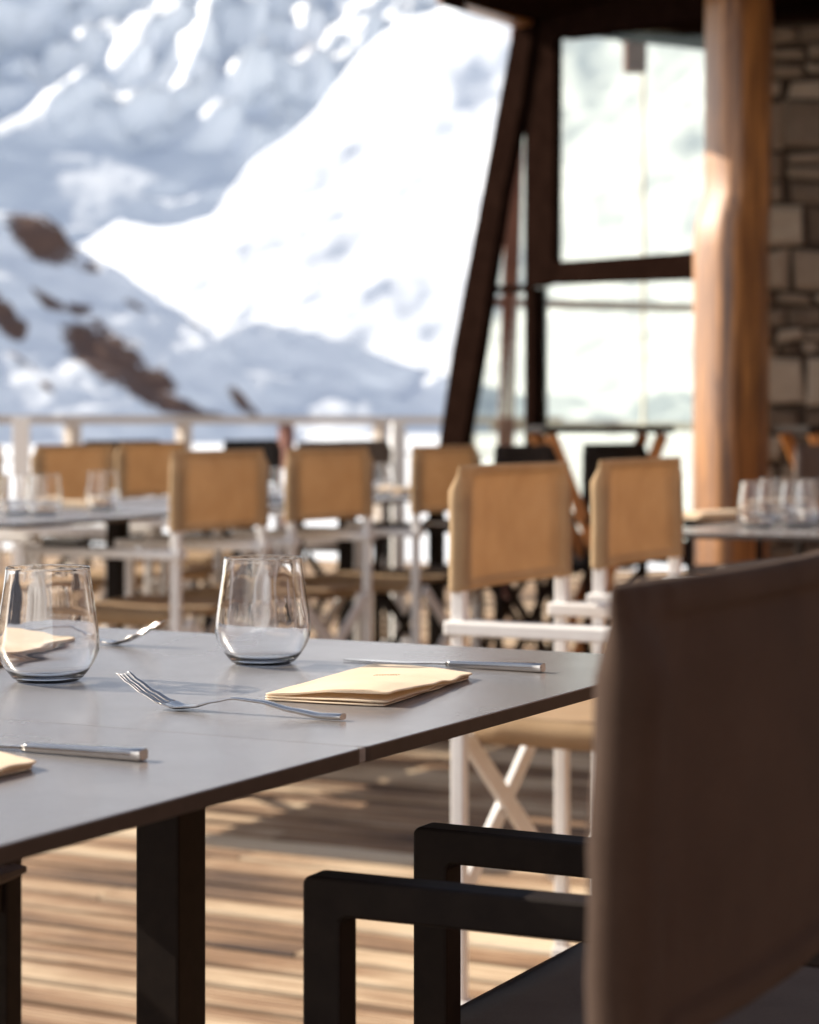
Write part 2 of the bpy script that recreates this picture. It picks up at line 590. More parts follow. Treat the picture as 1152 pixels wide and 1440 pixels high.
# ------------------------------------------------------------------ tables
def make_table(name, label, group, gx0, gx1, gy0, gy1, rz=0.0, clip=False, leg=.05):
    lx, ly = gx1 - gx0, gy1 - gy0
    c = G((gx0 + gx1) / 2, (gy0 + gy1) / 2)
    root = empty(name, c, GA + rz)
    tag(root, label, 'table', group)
    # 12 mm compact top with small rounded corners
    mb = MB()
    r = .010
    ring = []
    for cx, cy, a0 in ((lx / 2 - r, ly / 2 - r, 0), (-lx / 2 + r, ly / 2 - r, 90), (-lx / 2 + r, -ly / 2 + r, 180), (lx / 2 - r, -ly / 2 + r, 270)):
        for k in range(6):
            a = R(a0 + 18 * k)
            ring.append((cx + r * math.cos(a), cy + r * math.sin(a)))
    n = len(ring)
    def shrink(q, e):
        return (q[0] - math.copysign(e, q[0]), q[1] - math.copysign(e, q[1]))
    levels = [(.7380, .0006), (.7386, 0), (.7490, 0), (.7497, .0002), (.7500, .0008)]
    secs = [[(*shrink(q, e), z) for q in ring] for z, e in levels]
    mb.cur = 1
    mb.loft(secs[:3], cap=False, smooth=False)
    mb.cur = 0
    mb.loft(secs[2:], cap=False, smooth=False)
    o = len(mb.v)
    mb.add(secs[-1], [tuple(range(n))])
    mb.cur = 1
    mb.add(secs[0], [tuple(range(n - 1, -1, -1))])
    mb.build('tabletop', [M['laminate'], M['laminate_edge']], root)
    mb = MB()
    mb.box((0, 0, .371), (leg, leg, .70))
    mb.build('pedestal', M['dark_metal'], root, .003)
    mb = MB()
    mb.box((0, 0, .7285), (.40, .30, .006))
    mb.box((0, 0, .723), (.09, .09, .006))
    mb.build('top_plate', M['dark_metal'], root, .001)
    mb = MB()
    mb.box((0, 0, .0125), (.44, .44, .013))
    mb.build('foot_plate', M['dark_metal'], root, .003)
    if clip:
        mb = MB()
        mb.box((lx / 2 - .0055, ly / 2 + .0003, .7440), (.0075, .0105, .0110))
        mb.build('joint_clip', M['clip'], root, .0012)
    return root

TG = 'compact-top tables of the near pair'
make_table('dining_table', 'grey table running out of the frame at lower left under a lone knife handle', TG, -.82, 0, -.706, -.0003, clip=True)
make_table('dining_table', 'grey table holding two tumblers, a folded napkin and a whole knife', TG, -.82, 0, .0003, .704)

# ------------------------------------------------------------------ place settings
TZ = .7501

def fork_mesh():
    """lies along +x from the handle end (0) to the tine tips (.205)"""
    mb = MB()
    L = .215
    def zc(t):
        pts = [(0, .0035), (.10, .0032), (.22, .0062), (.36, .0115), (.48, .0128), (.58, .0085), (.66, .0035), (.735, .0013), (.80, .0046), (.88, .0120), (.95, .0205), (1.0, .0275)]
        for (a, za), (b, zb) in zip(pts, pts[1:]):
            if a <= t <= b:
                q = smooth01((t - a) / (b - a)) * .5 + .5 * (t - a) / (b - a)
                return za + (zb - za) * q
        return pts[-1][1]
    def wh(t):
        pts = [(0, .0052), (.02, .0058), (.12, .0054), (.3, .0044), (.48, .0034), (.58, .0034), (.66, .0078), (.72, .0112), (.76, .0120), (1, .0110)]
        for (a, za), (b, zb) in zip(pts, pts[1:]):
            if a <= t <= b:
                return za + (zb - za) * smooth01((t - a) / (b - a))
        return .011
    def th(t):
        return .0052 if t < .05 else max(.0020, .0052 - .0062 * max(0, t - .05) ** .9)
    secs = []
    k = 0
    ts = [i / 60 * .795 for i in range(61)]
    def sec(t, y0, hw, hh, dish):
        x, z = t * L, zc(t)
        out = []
        for a in range(12):
            an = 2 * math.pi * a / 12
            ca, sa = math.cos(an), math.sin(an)
            yy = hw * math.copysign(abs(ca) ** .6, ca)
            zz = hh / 2 * math.copysign(abs(sa) ** .6, sa)
            out.append((x, y0 + yy, z + zz + dish * ((y0 + yy) / .012) ** 2))
        return out
    for t in ts:
        d = .0022 * smooth01((t - .60) / .1)
        secs.append(sec(t, 0, wh(t), th(t), d))
    mb.loft(secs)
    for yo in (-.0092, -.00307, .00307, .0092):
        ss = []
        for i in range(17):
            t = .785 + i / 16 * .215
            hw = .00205 - .0011 * (i / 16) ** 2
            ss.append(sec(t, yo * (1 - .08 * i / 16), hw, .0019 - .0006 * i / 16, .0022))
        mb.loft(ss)
    return mb

def knife_handle_mesh():
    mb = MB()
    secs = []
    for i in range(21):
        t = i / 20
        x = t * .105
        hw = .0062 - .0012 * t
        hh = .0046 - .0016 * t
        if i == 0:
            hw *= .82
            hh *= .82
        if i == 1:
            x = .0012
        secs.append([(x, hw * math.copysign(abs(math.cos(a)) ** .45, math.cos(a)), .0048 - .0012 * t + hh * math.copysign(abs(math.sin(a)) ** .45, math.sin(a)))
                     for a in [2 * math.pi * k / 20 for k in range(20)]])
    mb.loft(secs)
    return mb

def knife_blade_mesh():
    mb = MB()
    secs = []
    for i in range(25):
        t = i / 24
        x = .1055 + t * .118
        up = .0052 + .0012 * math.sin(t * 3.1)
        lo = .0050 + .0045 * smooth01(t / .25) 
        if t > .72:
            lo *= 1 - .95 * ((t - .72) / .28) ** 2
            up *= 1 - .25 * ((t - .72) / .28) ** 2
        th_ = .0017 - .0009 * t
        z = .0034 - .0018 * smooth01(t * 2)
        secs.append([(x, up, z - th_ / 2), (x, up, z + th_ / 2), (x, -lo * .55, z + th_ / 2), (x, -lo, z), (x, -lo * .55, z - th_ / 2)])
    mb.loft(secs, smooth=False)
    return mb

def place(o, gx, gy, z=TZ, rz=0.0):
    p = G(gx, gy, z)
    o.location = p
    o.rotation_euler = (0, 0, GA + rz)
    return o

FG = 'steel forks laid on the near tables'
fk = fork_mesh().build('fork', M['steel'])
place(fk, -.085, .118, TZ, R(180 + 1))
tag(fk, 'steel fork pointing left in front of the folded napkin, tines raised at its left end', 'fork', FG)
fk2 = fk.copy()
COL.objects.link(fk2)
place(fk2, -.765, .53, TZ, R(3))
tag(fk2, 'steel fork at the far left edge of the table, half seen through the left tumbler', 'fork', FG)

kn = empty('table_knife')
knife_handle_mesh().build('handle', M['steel'], kn)
knife_blade_mesh().build('blade', M['steel'], kn)
place(kn, -.084, .512, TZ, R(180 - 1))
KG = 'steel knives laid on the near tables'
tag(kn, 'whole steel table knife lying behind the folded napkin, blade towards the tumbler', 'knife', KG)
kn2 = copy_tree(kn)
place(kn2, -.106, -.135, TZ, R(180 + 1))
tag(kn2, 'steel table knife at lower left, only its handle in view beside a napkin corner', 'knife', KG)

def napkin_mesh():
    """a square of linen folded into a thick wedge: long side along y, open folds at x=0 (front) and on the right edge"""
    mb = MB()
    # outline corners in grid metres relative to the front right corner: front right, front left, back left, back right
    fr, fl, bl, br = Vector((0, 0)), Vector((-.119, -.010)), Vector((-.152, .258)), Vector((-.028, .226))
    nu, nv = 26, 34
    def pt(u, v):                                 # u 0 right .. 1 left, v 0 front .. 1 back
        a = fr.lerp(fl, u)
        b = br.lerp(bl, u)
        return a.lerp(b, v)
    layers = [(0.0005, 0.0021, 0), (.0024, .0042, 1), (.0044, .0064, 2)]
    def hz(u, v, base, k):
        z = base
        front = math.exp(-(v / .42) ** 2)
        z += (0, .0012, .0082)[k] * smooth01((1.02 - u) / .75) * front * (.75 + .25 * smooth01(u / .2))
        z += (0, .0006, .0030)[k] * math.sin(math.pi * min(1, u * .9 + .1)) * smooth01(v / .3) * (1 - .7 * v)
        z -= (0, .0003, .0010)[k] * smooth01((u - .8) / .2) * (1 - v)
        z += (0, .4, 1)[k] * (.0011 * noise.noise(Vector((u * 3.2, v * 4.5, 1.7 * k))) + .0011 * math.sin(v * 24 + u * 5) * (1 - u) * smooth01((v - .4) / .3))
        return max(z, .0005 + k * .0019)
    for za, zb, k in layers:
        top, bot = [], []
        shr = 0.004 * (1 - k / 2.0)
        for j in range(nv + 1):
            rt, rb = [], []
            for i in range(nu + 1):
                u, v = i / nu, j / nv
                p = pt(u, v)
                e = .0009 * noise.noise(Vector((u * 6, v * 6, k * 3.3)))
                z = hz(u, v, za, k)
                t = (zb - za)
                lx = p.x - shr * (1 - u) + e + .0032 * noise.noise(Vector((v * 6, k * 1.1, 2))) * (1 - 2 * u)
                rt.append((lx, p.y + (.002 * k if j == 0 else 0), z + t))
                rb.append((lx, p.y + (.002 * k if j == 0 else 0), z))
            top.append(rt)
            bot.append(rb)
        secs = []
        for j in range(nv + 1):
            # rounded fold on the left side
            l = Vector(top[j][-1]).lerp(Vector(bot[j][-1]), .5) + Vector((-.0022, 0, 0))
            secs.append([*top[j], tuple(l), *bot[j][::-1]])
        mb.loft(secs)
    return mb, pt, hz

nm, npt, nhz = napkin_mesh()
NG = 'cream linen napkins on the near tables'
nap = empty('napkin')
_n = nm.build('folded_cloth', M['napkin'], nap)
_m = _n.modifiers.new('soft', 'SUBSURF')
_m.levels = _m.render_levels = 1
mb = MB()
for k in range(9):                                   # a short line of stitching worked near the back of the napkin
    for dv in (0, .025):
        u = .62 - .022 * k
        v = .60 + .004 * k + dv
        p = npt(u, v)
        z = nhz(u, v, .0044, 2) + .0020 + .0001
        mb.box((p.x, p.y, z), (.0016 if dv else .0011, .0024, .0006), Matrix.Rotation(R(20 * (k % 3)), 3, 'Z'))
mb.build('embroidery', M['stitch'], nap)
place(nap, -.092, .208)
tag(nap, 'cream folded linen napkin lying between the fork and the whole knife', 'napkin', NG)
nap2 = copy_tree(nap)
place(nap2, -.735, .475, TZ, R(182))
tag(nap2, 'cream folded napkin seen through the left tumbler', 'napkin', NG)
nap3 = copy_tree(nap)
place(nap3, -.138, -.425, TZ, R(-4))
tag(nap3, 'cream folded napkin at the left picture border in front of the knife handle', 'napkin', NG)

def tumbler_mesh(n=72):
    mb = MB()
    outer = [(0, .0012), (.012, .0011), (.022, .0009), (.0255, .0004), (.0272, .0002), (.0294, .0010), (.0325, .0034), (.0385, .0105), (.0440, .0190), (.0472, .0265), (.0483, .0330), (.0482, .0390), (.0472, .0480), (.0452, .0620), (.0432, .0760), (.0412, .0900), (.0398, .1020), (.0394, .1068), (.0390, .1076)]
    inner = [(.0384, .1076), (.0381, .1066), (.0385, .1018), (.0399, .0900), (.0418, .0760), (.0438, .0620), (.0456, .0480), (.0464, .0395), (.0464, .0335), (.0452, .0275), (.0424, .0205), (.0375, .0122), (.0315, .0072), (.0230, .0050), (.0110, .0042), (0, .0040)]
    def dense(pr, k=4):
        out = []
        m = len(pr)
        for i in range(m - 1):
            p0, p1, p2, p3 = pr[max(i - 1, 0)], pr[i], pr[i + 1], pr[min(i + 2, m - 1)]
            for s in range(k):
                t = s / k
                q = []
                for a in range(2):
                    q.append(.5 * (2 * p1[a] + (p2[a] - p0[a]) * t + (2 * p0[a] - 5 * p1[a] + 4 * p2[a] - p3[a]) * t * t + (3 * p1[a] - p0[a] - 3 * p2[a] + p3[a]) * t ** 3))
                out.append((max(q[0], 0), q[1]))
        out.append(pr[-1])
        return out
    prof = dense(outer) + dense(inner)
    prof[0] = (1e-5, prof[0][1])
    prof[-1] = (1e-5, prof[-1][1])
    n_in = len(prof) - len(dense(inner))
    mb.lathe(prof[:n_in], n)
    k0 = len(mb.v)
    mb.lathe(prof[n_in:], n, rib=lambda z: -.0016 * smooth01((z - .02) / .03) * smooth01((.10 - z) / .02))
    a0 = k0 - n
    mb.add([], [])
    mb.f += [[a0 + k, a0 + (k + 1) % n, k0 + (k + 1) % n, k0 + k] for k in range(n)]
    mb.sm += [True] * n
    mb.mi += [0] * n
    mb.tone += [0] * n
    return mb

gl = tumbler_mesh().build('tumbler', M['glass'])
GG = 'stemless tumblers on the near tables'
gl.location = G(-.368, .455, TZ)
tag(gl, 'empty clear stemless tumbler standing alone behind the fork and the folded napkin', 'tumbler', GG)
g2 = gl.copy()
COL.objects.link(g2)
g2.location = G(-.468, .232, TZ)
tag(g2, 'empty clear stemless tumbler at the left with a fork and napkin showing through it', 'tumbler', GG)

# tumblers and napkins on the tables behind
bgm = tumbler_mesh(32)
GB = 'tumblers on the tables behind'
first = None
def far_tumbler(p, label):
    global first
    if first is None:
        o = first = bgm.build('tumbler', M['glass'])
    else:
        o = first.copy()
        COL.objects.link(o)
    o.location = p
    tag(o, label, 'tumbler', GB)
far_tumbler(on_level(145, 717), 'tumbler before the two rear beige chair backs on the left table, by the napkin')
far_tumbler(on_level(62, 725), 'tumbler near the left border on the left table, left of its napkin')
far_tumbler(on_level(24, 724), 'tumbler closest to the left border on the left table')
far_tumbler(on_level(389, 707), 'tumbler between the two beige chair backs left of centre')
far_tumbler(on_level(536, 697), 'tumbler just right of the middle beige chair back')
far_tumbler(on_level(1066, 742), 'tumbler on the right table beside the napkins, leftmost of that group')
far_tumbler(on_level(1092, 734), 'tumbler on the right table, second from the left of that group')
far_tumbler(on_level(1124, 741), 'tumbler on the right table, third from the left of that group')
far_tumbler(on_level(1146, 737), 'tumbler on the right table, cut by the right picture border')

def flat_napkin(name, p, rz, label):
    mb = MB()
    for k in range(3):
        mb.box((.003 * k, -.002 * k, .004 + .006 * k), (.20 - .008 * k, .11 - .006 * k, .005), Matrix.Rotation(R(2 * k), 3, 'Z'))
    o = mb.build(name, M['napkin'], None, .0018)
    o.location = p
    o.rotation_euler = (0, 0, rz)
    tag(o, label, 'napkin', 'napkins on the tables behind')
flat_napkin('napkin', on_level(102, 713), GA, 'cream napkin between two tumblers on the left table')
flat_napkin('napkin', on_level(560, 694), GA + R(90), 'cream napkin on the table behind the middle beige chairs')
flat_napkin('napkin', on_level(1003, 729), GA + R(60), 'cream napkin at the left end of the right table')
flat_napkin('napkin', on_level(1090, 716), GA + R(20), 'cream napkin behind the tumblers on the right table')

# ------------------------------------------------------------------ chairs
DG = 'dark armchairs around the near tables'
arm = make_armchair('armchair', 'dark brown armchair at right seen from behind, its canvas back filling the corner', DG)
arm.location = (.021, 1.318, 0)
arm.rotation_euler = (0, 0, R(154.8))
arm2 = copy_tree(arm)
arm2.location = (.317, 1.944, 0)
arm2.rotation_euler = (0, 0, R(152.3))
arm2['label'] = 'dark armchair beyond the big brown chair back, its striped seat under the table corner'
arm3 = copy_tree(arm)
p = G(-1.012, .355)
arm3.location = p
arm3.rotation_euler = (0, 0, GA)
arm3['label'] = 'dark armchair under the far side of the table, front leg at lower left border'

CG = 'white-framed beige director chairs'
dc = make_director_chair('director_chair', 'white director chair with the largest beige canvas back, right of centre, side on', CG, M['white_paint'], M['beige'])
dc.location = G(-0.604, 2.062)
dc.rotation_euler = (0, 0, GA)
def chair(gx, gy, rz, label):
    c = copy_tree(dc)
    c.location = G(gx, gy)
    c.rotation_euler = (0, 0, GA + R(rz))
    c['label'] = label
    return c
chair(-0.627, 2.715, 1, 'white director chair with a beige back, second largest, in front of the timber post')
chair(-2.620, 3.53, 180, 'white director chair with a beige back between the two tumblers, leftmost of the middle row')
chair(-2.650, 4.18, 178, 'white director chair with a beige back in the centre of the middle row')
chair(-2.610, 4.85, 180, 'white director chair whose beige back is partly hidden by the largest beige back')
chair(-3.435, 4.63, 1, 'white director chair behind the left table, broad beige back behind the tumbler')
chair(-3.785, 5.60, 0, 'white director chair behind the left table, right one of the rear beige backs')
chair(-3.435, 4.0, 0, 'white director chair at the left picture border, only a strip of beige back showing')

TB = 'grey tables behind in a row'
for k, (a, b) in enumerate(((2.82, 3.46), (3.52, 4.14), (4.20, 4.82), (4.88, 5.50), (5.56, 6.18))):
    make_table('dining_table', ['grey table at the left picture border in the row behind, nearest end of the row',
                                'grey table behind the left tumbler, second of the row from its near end',
                                'grey table behind the left beige chair back, third of the row',
                                'grey table behind the centre beige chair back, fourth of the row',
                                'grey table at the far end of the row under the middle napkin'][k], TB, -3.34, -2.52, a, b)
make_table('dining_table', 'grey table at right holding a group of tumblers and two napkins, before the timber post', 'right rear table', -1.02, .9, 3.16, 4.2)

dk = make_director_chair('director_chair', 'black canvas director chair far back, left of the centre beige back', 'dark canvas director chairs behind', M['dark_metal'], M['charcoal'])
q = ray(357, 700, 9.9)
dk.location = (q.x - .205, q.y, 0)
dk.rotation_euler = (0, 0, GA + R(180))
def dchair(px, d, rz, label, cloth=None):
    c = copy_tree(dk)
    c.location = ((px - 576) / F * d, d, 0)
    c.rotation_euler = (0, 0, GA + R(rz))
    c['label'] = label
    if cloth:
        for ch in c.children:
            if ch.name.startswith(('seat', 'backrest')) and 'rail' not in ch.name:
                ch.data = ch.data.copy()
                ch.data.materials.clear()
                ch.data.materials.append(cloth)
                ch.data.materials.append(cloth)
    return c
dchair(390, 9.0, 180, 'taupe canvas director chair behind the centre beige back', M['grey_fabric'])
dchair(446, 9.5, 182, 'taupe canvas director chair far back, right of the centre beige back', M['grey_fabric'])
dchair(650, 7.35, 180, 'black canvas director chair rising behind the largest beige back')
dchair(786, 8.0, 174, 'black canvas director chair behind the second largest beige back')
dchair(120, 9.6, 170, 'black canvas director chair behind the rear beige backs at left')
dchair(1090, 7.6, 165, 'taupe canvas chair before the stone wall right of the timber post', M['grey_fabric'])

# folding high tables with crossed wooden legs
def make_high_table(label, loc, rz, w, dp=.5):
    root = empty('folding_table', loc, rz)
    tag(root, label, 'high table', 'folding high tables with wooden legs')
    mb = MB()
    mb.box((0, 0, .972), (w, dp, .026))
    mb.build('tabletop', M['dark_metal'], root, .004)
    for sy in (-1, 1):
        for s in (-1, 1):
            mb = MB()
            mb.bar((s * (w / 2 - .03), sy * (dp / 2 - .05 - .012 * s), .958), (-s * (w / 2 - .06), sy * (dp / 2 - .05 - .012 * s), .01), .042, .02, up=(0, 1, 0))
            mb.build('leg', M['orange_wood'], root, .003)
    mb = MB()
    mb.bar((-w / 2 + .08, -dp / 2 + .03, .25), (-w / 2 + .08, dp / 2 - .03, .25), .03, .02)
    mb.build('stretcher', M['orange_wood'], root, .003)
    return root
make_high_table('dark-topped high table on crossed orange legs in front of the lower window', (.675, 7.9, 0), R(4), .46)
make_high_table('dark-topped high table on crossed orange legs at the right border by the stone wall', (1.63, 8.0, 0), R(4), .5)

# ------------------------------------------------------------------ deck
def build_deck():
    root_z = 0
    mb = MB()
    rng = random.Random(3)
    pitch, wdt = .122, .092
    gy = -3.5
    while gy < 12.5:
        # each course is cut into lengths with staggered joints
        x = -11.0 + rng.uniform(-1.5, 0)
        while x < 8.5:
            L = rng.uniform(2.4, 4.2)
            bt = rng.uniform(-.30, .34)
            mb.t = bt
            y0, y1 = gy, gy + wdt
            zt = rng.uniform(-.0015, 0)
            # grooved board: crowned ribs across its width
            nr = 5
            ring = []
            for k in range(nr):
                a = y0 + (y1 - y0) * k / nr
                b = y0 + (y1 - y0) * (k + 1) / nr
                s_ = b - a
                ring += [(a + .12 * s_, zt - .0045), (a + .22 * s_, zt), (b - .22 * s_, zt), (b - .12 * s_, zt - .0045)]
            ring = [(y0, zt - .024)] + ring + [(y1, zt - .024)]
            xa, xb = x + .002, x + L - .002
            for k in range(nr):
                mb.t = bt + rng.uniform(-.14, .14)
                part = ring[4 * k:4 * k + 6] if k < nr - 1 else ring[4 * k:]
                v = [(xx, yy, zz) for xx in (xa, xb) for yy, zz in part]
                m_ = len(part)
                mb.add(v, [(q, q + 1, m_ + q + 1, m_ + q) for q in range(m_ - 1)])
            mb.add([(xx, yy, zz) for xx in (xa, xb) for yy, zz in (ring[0], ring[-1])], [(0, 1, 3, 2)])
            x += L
        gy += pitch
    o = mb.build('deck', M['deck'], None, tone=True)
    o.location = J
    o.rotation_euler = (0, 0, GA)
    tag(o, 'weathered grooved timber decking of the terrace', None, None, 'structure')
    mb = MB()
    mb.box((-1.2, 4.5, -.16), (19, 16, .09))  # sheet under the boards, coloured very dark to paint shade into the gaps
    u = mb.build('terrace_base', simple('dark_gap_underlay', (.02, .013, .01), (.03, .02, .015), 5, rough=.9))
    u.location = J
    u.rotation_euler = (0, 0, GA)
    tag(u, None, None, None, 'structure')
build_deck()

# ------------------------------------------------------------------ railing
def build_rail():
    a, b = Vector((-3.6, 10.6, 0)), Vector((1.0, 15.0, 0))
    root = empty('terrace_railing', a, math.atan2(b.y - a.y, b.x - a.x))
    tag(root, 'pale timber terrace railing with posts in front of the snowy valley', 'railing')
    L = (b - a).length
    mb = MB()
    mb.box((L / 2, 0, 1.015), (L, .12, .045))
    mb.build('top_rail', M['pale_wood'], root, .005)
    k = 0
    x = .05
    while x < L:
        mb = MB()
        mb.box((x, 0, .495), (.07, .07, .99))
        mb.build('post', M['pale_board'] if k % 5 else M['red_brown'], root, .004)
        x += .78
        k += 1
    for z in (.3, .55, .8):
        mb = MB()
        mb.box((L / 2, .038, z), (L, .006, .012))
        mb.build('wire', M['dark_metal'], root)
build_rail()
# white boards and parasol posts standing at the edge of the terrace
for px, d, w, h, lb in ((560, 9.9, .06, 1.0, 'white square post between the centre and the half hidden beige back'),
                        (30, 8.9, .07, 1.02, 'white square post near the left picture border behind the left table')):
    t = empty('white_post', ((px - 576) / F * d, d, 0), R(10))
    tag(t, lb, 'post', 'white posts on the terrace')
    mb = MB()
    mb.box((0, 0, h / 2 + .01), (w, w, h - .02))
    mb.build('shaft', M['white_paint'], t, .004)
    mb = MB()
    mb.box((0, 0, .006), (w * 2.4, w * 2.4, .012))
    mb.build('foot', M['white_paint'], t, .002)

# ------------------------------------------------------------------ glazed building
FL = Vector((.555, 9.5))
FD = Vector((.58, -.90)).normalized()
FN3 = Vector((-.84, -.54, 0)).normalized()        # outward normal of the facade
def fac(px, py, off=0.0):
    a = (px - 576) / F
    base = FL + Vector((FN3.x, FN3.y)) * off
    # solve (a*d, d) = base + t*FD
    det = a * (-FD.y) + FD.x
    d = (base.x * (-FD.y) + FD.x * base.y) / det
    return ray(px, py, d)

bld = empty('glazed_building', (FL.x, FL.y, 0))
tag(bld, 'alpine building with dark framed windows, leaning corner beam, timber post and roof overhang', 'building')
BO = Vector((FL.x, FL.y, 0))
def fprism(name, pts, m, t=.09, off=0.0, parent=None, bevel=.006):
    mb = MB()
    mb.prism([fac(x, y, off) - BO for x, y in pts], -FN3 * t)
    return mb.build(name, m, parent or bld, bevel)

fprism('leaning_beam', [(722, 34), (752, 18), (733, 150), (708, 273), (688, 400), (674, 496), (652, 620), (636, 720), (603, 720), (617, 620), (635, 496), (650, 415), (677, 273), (700, 150)], M['frame_dark'], .05, .05)
wf = fprism('window_frame', [(737, 18), (780, 12), (778, 372), (778, 398), (757, 404), (737, 404)], M['frame_dark'], .045, .02)
fprism('frame_bar', [(778.6, 368), (1000, 352), (1000, 392), (778.6, 400)], M['frame_dark'], .05, .024, wf)
fprism('frame_bar', [(690, 402), (737, 400), (737, 410), (690, 412)], M['frame_dark'], .06, .015, wf)
fprism('frame_bar', [(737, 405), (750, 404.5), (750, 760), (737, 760)], M['frame_dark'], .08, .012, wf)
fprism('frame_bar', [(780.5, 8), (1010, -30), (1010, 24), (780.5, 54)], M['frame_dark'], .10, .022, wf)
fprism('frame_bar', [(751, 745), (1000, 765), (1000, 800), (751, 775)], M['frame_dark'], .08, .012, wf)
fprism('pane', [(779, 50), (1004, 22), (1004, 372), (779, 385)], M['pane'], .012, -.02, wf, 0)
fprism('pane', [(751, 404), (1004, 385), (1004, 770), (751, 755)], M['pane'], .012, -.02, wf, 0)
fprism('pane', [(745, 60), (738, 401), (680, 408), (712, 230)], M['pane'], .012, -.025, wf, 0)
fprism('pane', [(738, 411), (738, 745), (640, 735), (690, 413)], M['pane'], .012, -.025, wf, 0)

# timber post: two stacked lengths of rounded log
def log(z0, z1, r, c, parent, seed):
    mb = MB()
    secs = []
    nz, na = 26, 40
    for i in range(nz + 1):
        z = z0 + (z1 - z0) * i / nz
        ring = []
        for k in range(na):
            a = 2 * math.pi * k / na
            ca, sa = math.cos(a), math.sin(a)
            e = .5
            rr = r / (abs(ca) ** 3.2 + abs(sa) ** 3.2) ** (1 / 3.2)
            rr *= 1 + .035 * noise.noise(Vector((ca * 2.2, sa * 2.2, z * .9 + seed))) + .012 * noise.noise(Vector((ca * 9, sa * 9, z * .7 + seed)))
            if i in (0, nz):
                rr *= .975
            an = a + R(29)
            sh = .030 * smooth01((z - 1.72) / .16)
            rr *= 1 - .10 * smooth01((z - 1.72) / .16)
            ring.append((c.x - .012 + sh + rr * math.cos(an), c.y + rr * math.sin(an), z))
        secs.append(ring)
    mb.loft(secs)
    return mb.build('timber_post', M['log'], parent)
pc = Vector(((1032 - 576) / F * 8.5, 8.5, 0)) - BO
log(0.0, 2.70, .128, pc, bld, 1.0)

# roof slab, fascia and soffit
mb = MB()
mb.prism([Vector((.05, 6.9, 2.715)) - BO, Vector((.135, 9.0, 2.695)) - BO, Vector((.60, 9.75, 2.725)) - BO, Vector((4.5, 12.5, 2.78)) - BO, Vector((4.5, 5.2, 2.78)) - BO], (0, 0, .24))
mb.build('roof', M['frame_dark'], bld, .008)
mb = MB()
mb.bar(Vector((.15, 8.95, 2.745)) - BO, Vector((.62, 9.70, 2.745)) - BO, .10, .085)
mb.build('fascia_board', M['log'], bld, .006)

# rooms behind the glass: far mullions, ceiling rail, floor joist and a hanging lantern
for px, d, w in ((716, 12.5, .09), (905, 12.4, .018), (1012, 12.2, .09)):
    mb = MB()
    mb.bar(ray(px + (14 if px == 716 else 0), 40, d) - BO, ray(px - (14 if px == 716 else 0), 900, d) - BO, w, .07, up=(0, 1, 0))
    mb.build('rear_mullion', M['red_brown'] if px == 716 else M['pale_board'], bld, .004)
mb = MB()
mb.bar(ray(690, 425, 12.3) - BO, ray(1010, 434, 12.3) - BO, .05, .035, up=(0, 1, 0))
mb.build('rear_rail', M['red_brown'], bld, .003)
mb = MB()
mb.bar(ray(690, 600, 12.5) - BO, ray(1010, 600, 12.5) - BO, .05, .03, up=(0, 1, 0))
mb.build('rear_sill', M['pale_board'], bld, .003)
lt = empty('lantern', ray(893, 80, 10.6))
tag(lt, 'small red-brown lantern hanging under the ceiling behind the upper window', 'lantern')
o0 = lt.location
mb = MB()
mb.box((0, 0, .0), (.105, .105, .15))
mb.build('body', M['red_brown'], lt, .01)
mb = MB()
mb.box((0, 0, .088), (.13, .13, .022))
mb.build('cap', M['frame_dark'], lt, .004)
mb = MB()
mb.tube([(0, 0, .10), (0, 0, .30)], .006, 8)
mb.build('cord', M['frame_dark'], lt)

# ------------------------------------------------------------------ stone wall
def build_wall():
    a = ray(1062, 596, 9.15)
    root = empty('stone_wall', (a.x, a.y, 0), R(-14))
    tag(root, 'rough stone wall of the building at the right border, behind the timber post', 'wall')
    W, HT = 1.9, 2.66
    mb = MB()
    mb.box((W / 2, .2, HT / 2), (W, .30, HT))
    mb.build('mortar_core', M['mortar'], root)
    rng = random.Random(11)
    mb = MB()
    z = .0
    row = 0
    while z < HT - .03:
        h = rng.choice((.06, .09, .13, .18, .21, .10))
        h = min(h, HT - z)
        x = -rng.uniform(0, .12)
        while x < W:
            w = rng.uniform(.8, 1.8) * min(max(h, .09), .17)
            # sometimes split a tall stone into two thin ones
            parts = [(z, h)] if h < .13 or rng.random() < .6 else [(z, h * .45), (z + h * .5, h * .5)]
            for zz, hh in parts:
                mb.t = rng.uniform(.0, .62)
                g = .010
                x0, x1, z0, z1 = max(x, 0) + g, min(x + w, W) - g, zz + g, zz + hh - g
                if x1 - x0 < .02 or z1 - z0 < .012:
                    continue
                y = .05 - rng.uniform(.01, .045)
                j = lambda: rng.uniform(-.016, .016)
                p = [(x0 + j(), y + .012, z0 + j()), (x1 + j(), y + .012, z0 + j()), (x1 + j(), y + .012, z1 + j()), (x0 + j(), y + .012, z1 + j())]
                i_ = .018
                p2 = [(x0 + min(i_, (x1 - x0) / 4), y - .008, z0 + min(i_, (z1 - z0) / 4)), (x1 - min(i_, (x1 - x0) / 4), y - .008, z0 + min(i_, (z1 - z0) / 4)),
                      (x1 - min(i_, (x1 - x0) / 4), y - .008, z1 - min(i_, (z1 - z0) / 4)), (x0 + min(i_, (x1 - x0) / 4), y - .008, z1 - min(i_, (z1 - z0) / 4))]
                bk = [(q[0], .08, q[2]) for q in p]
                v = bk + p + p2
                mb.add(v, [(3, 2, 1, 0)] + [(i, (i + 1) % 4, 4 + (i + 1) % 4, 4 + i) for i in range(4)] + [(4 + i, 4 + (i + 1) % 4, 8 + (i + 1) % 4, 8 + i) for i in range(4)] + [(8, 9, 10, 11)])
            x += w
        z += h
    mb.build('stone_facing', M['stone'], root, tone=True)
build_wall()

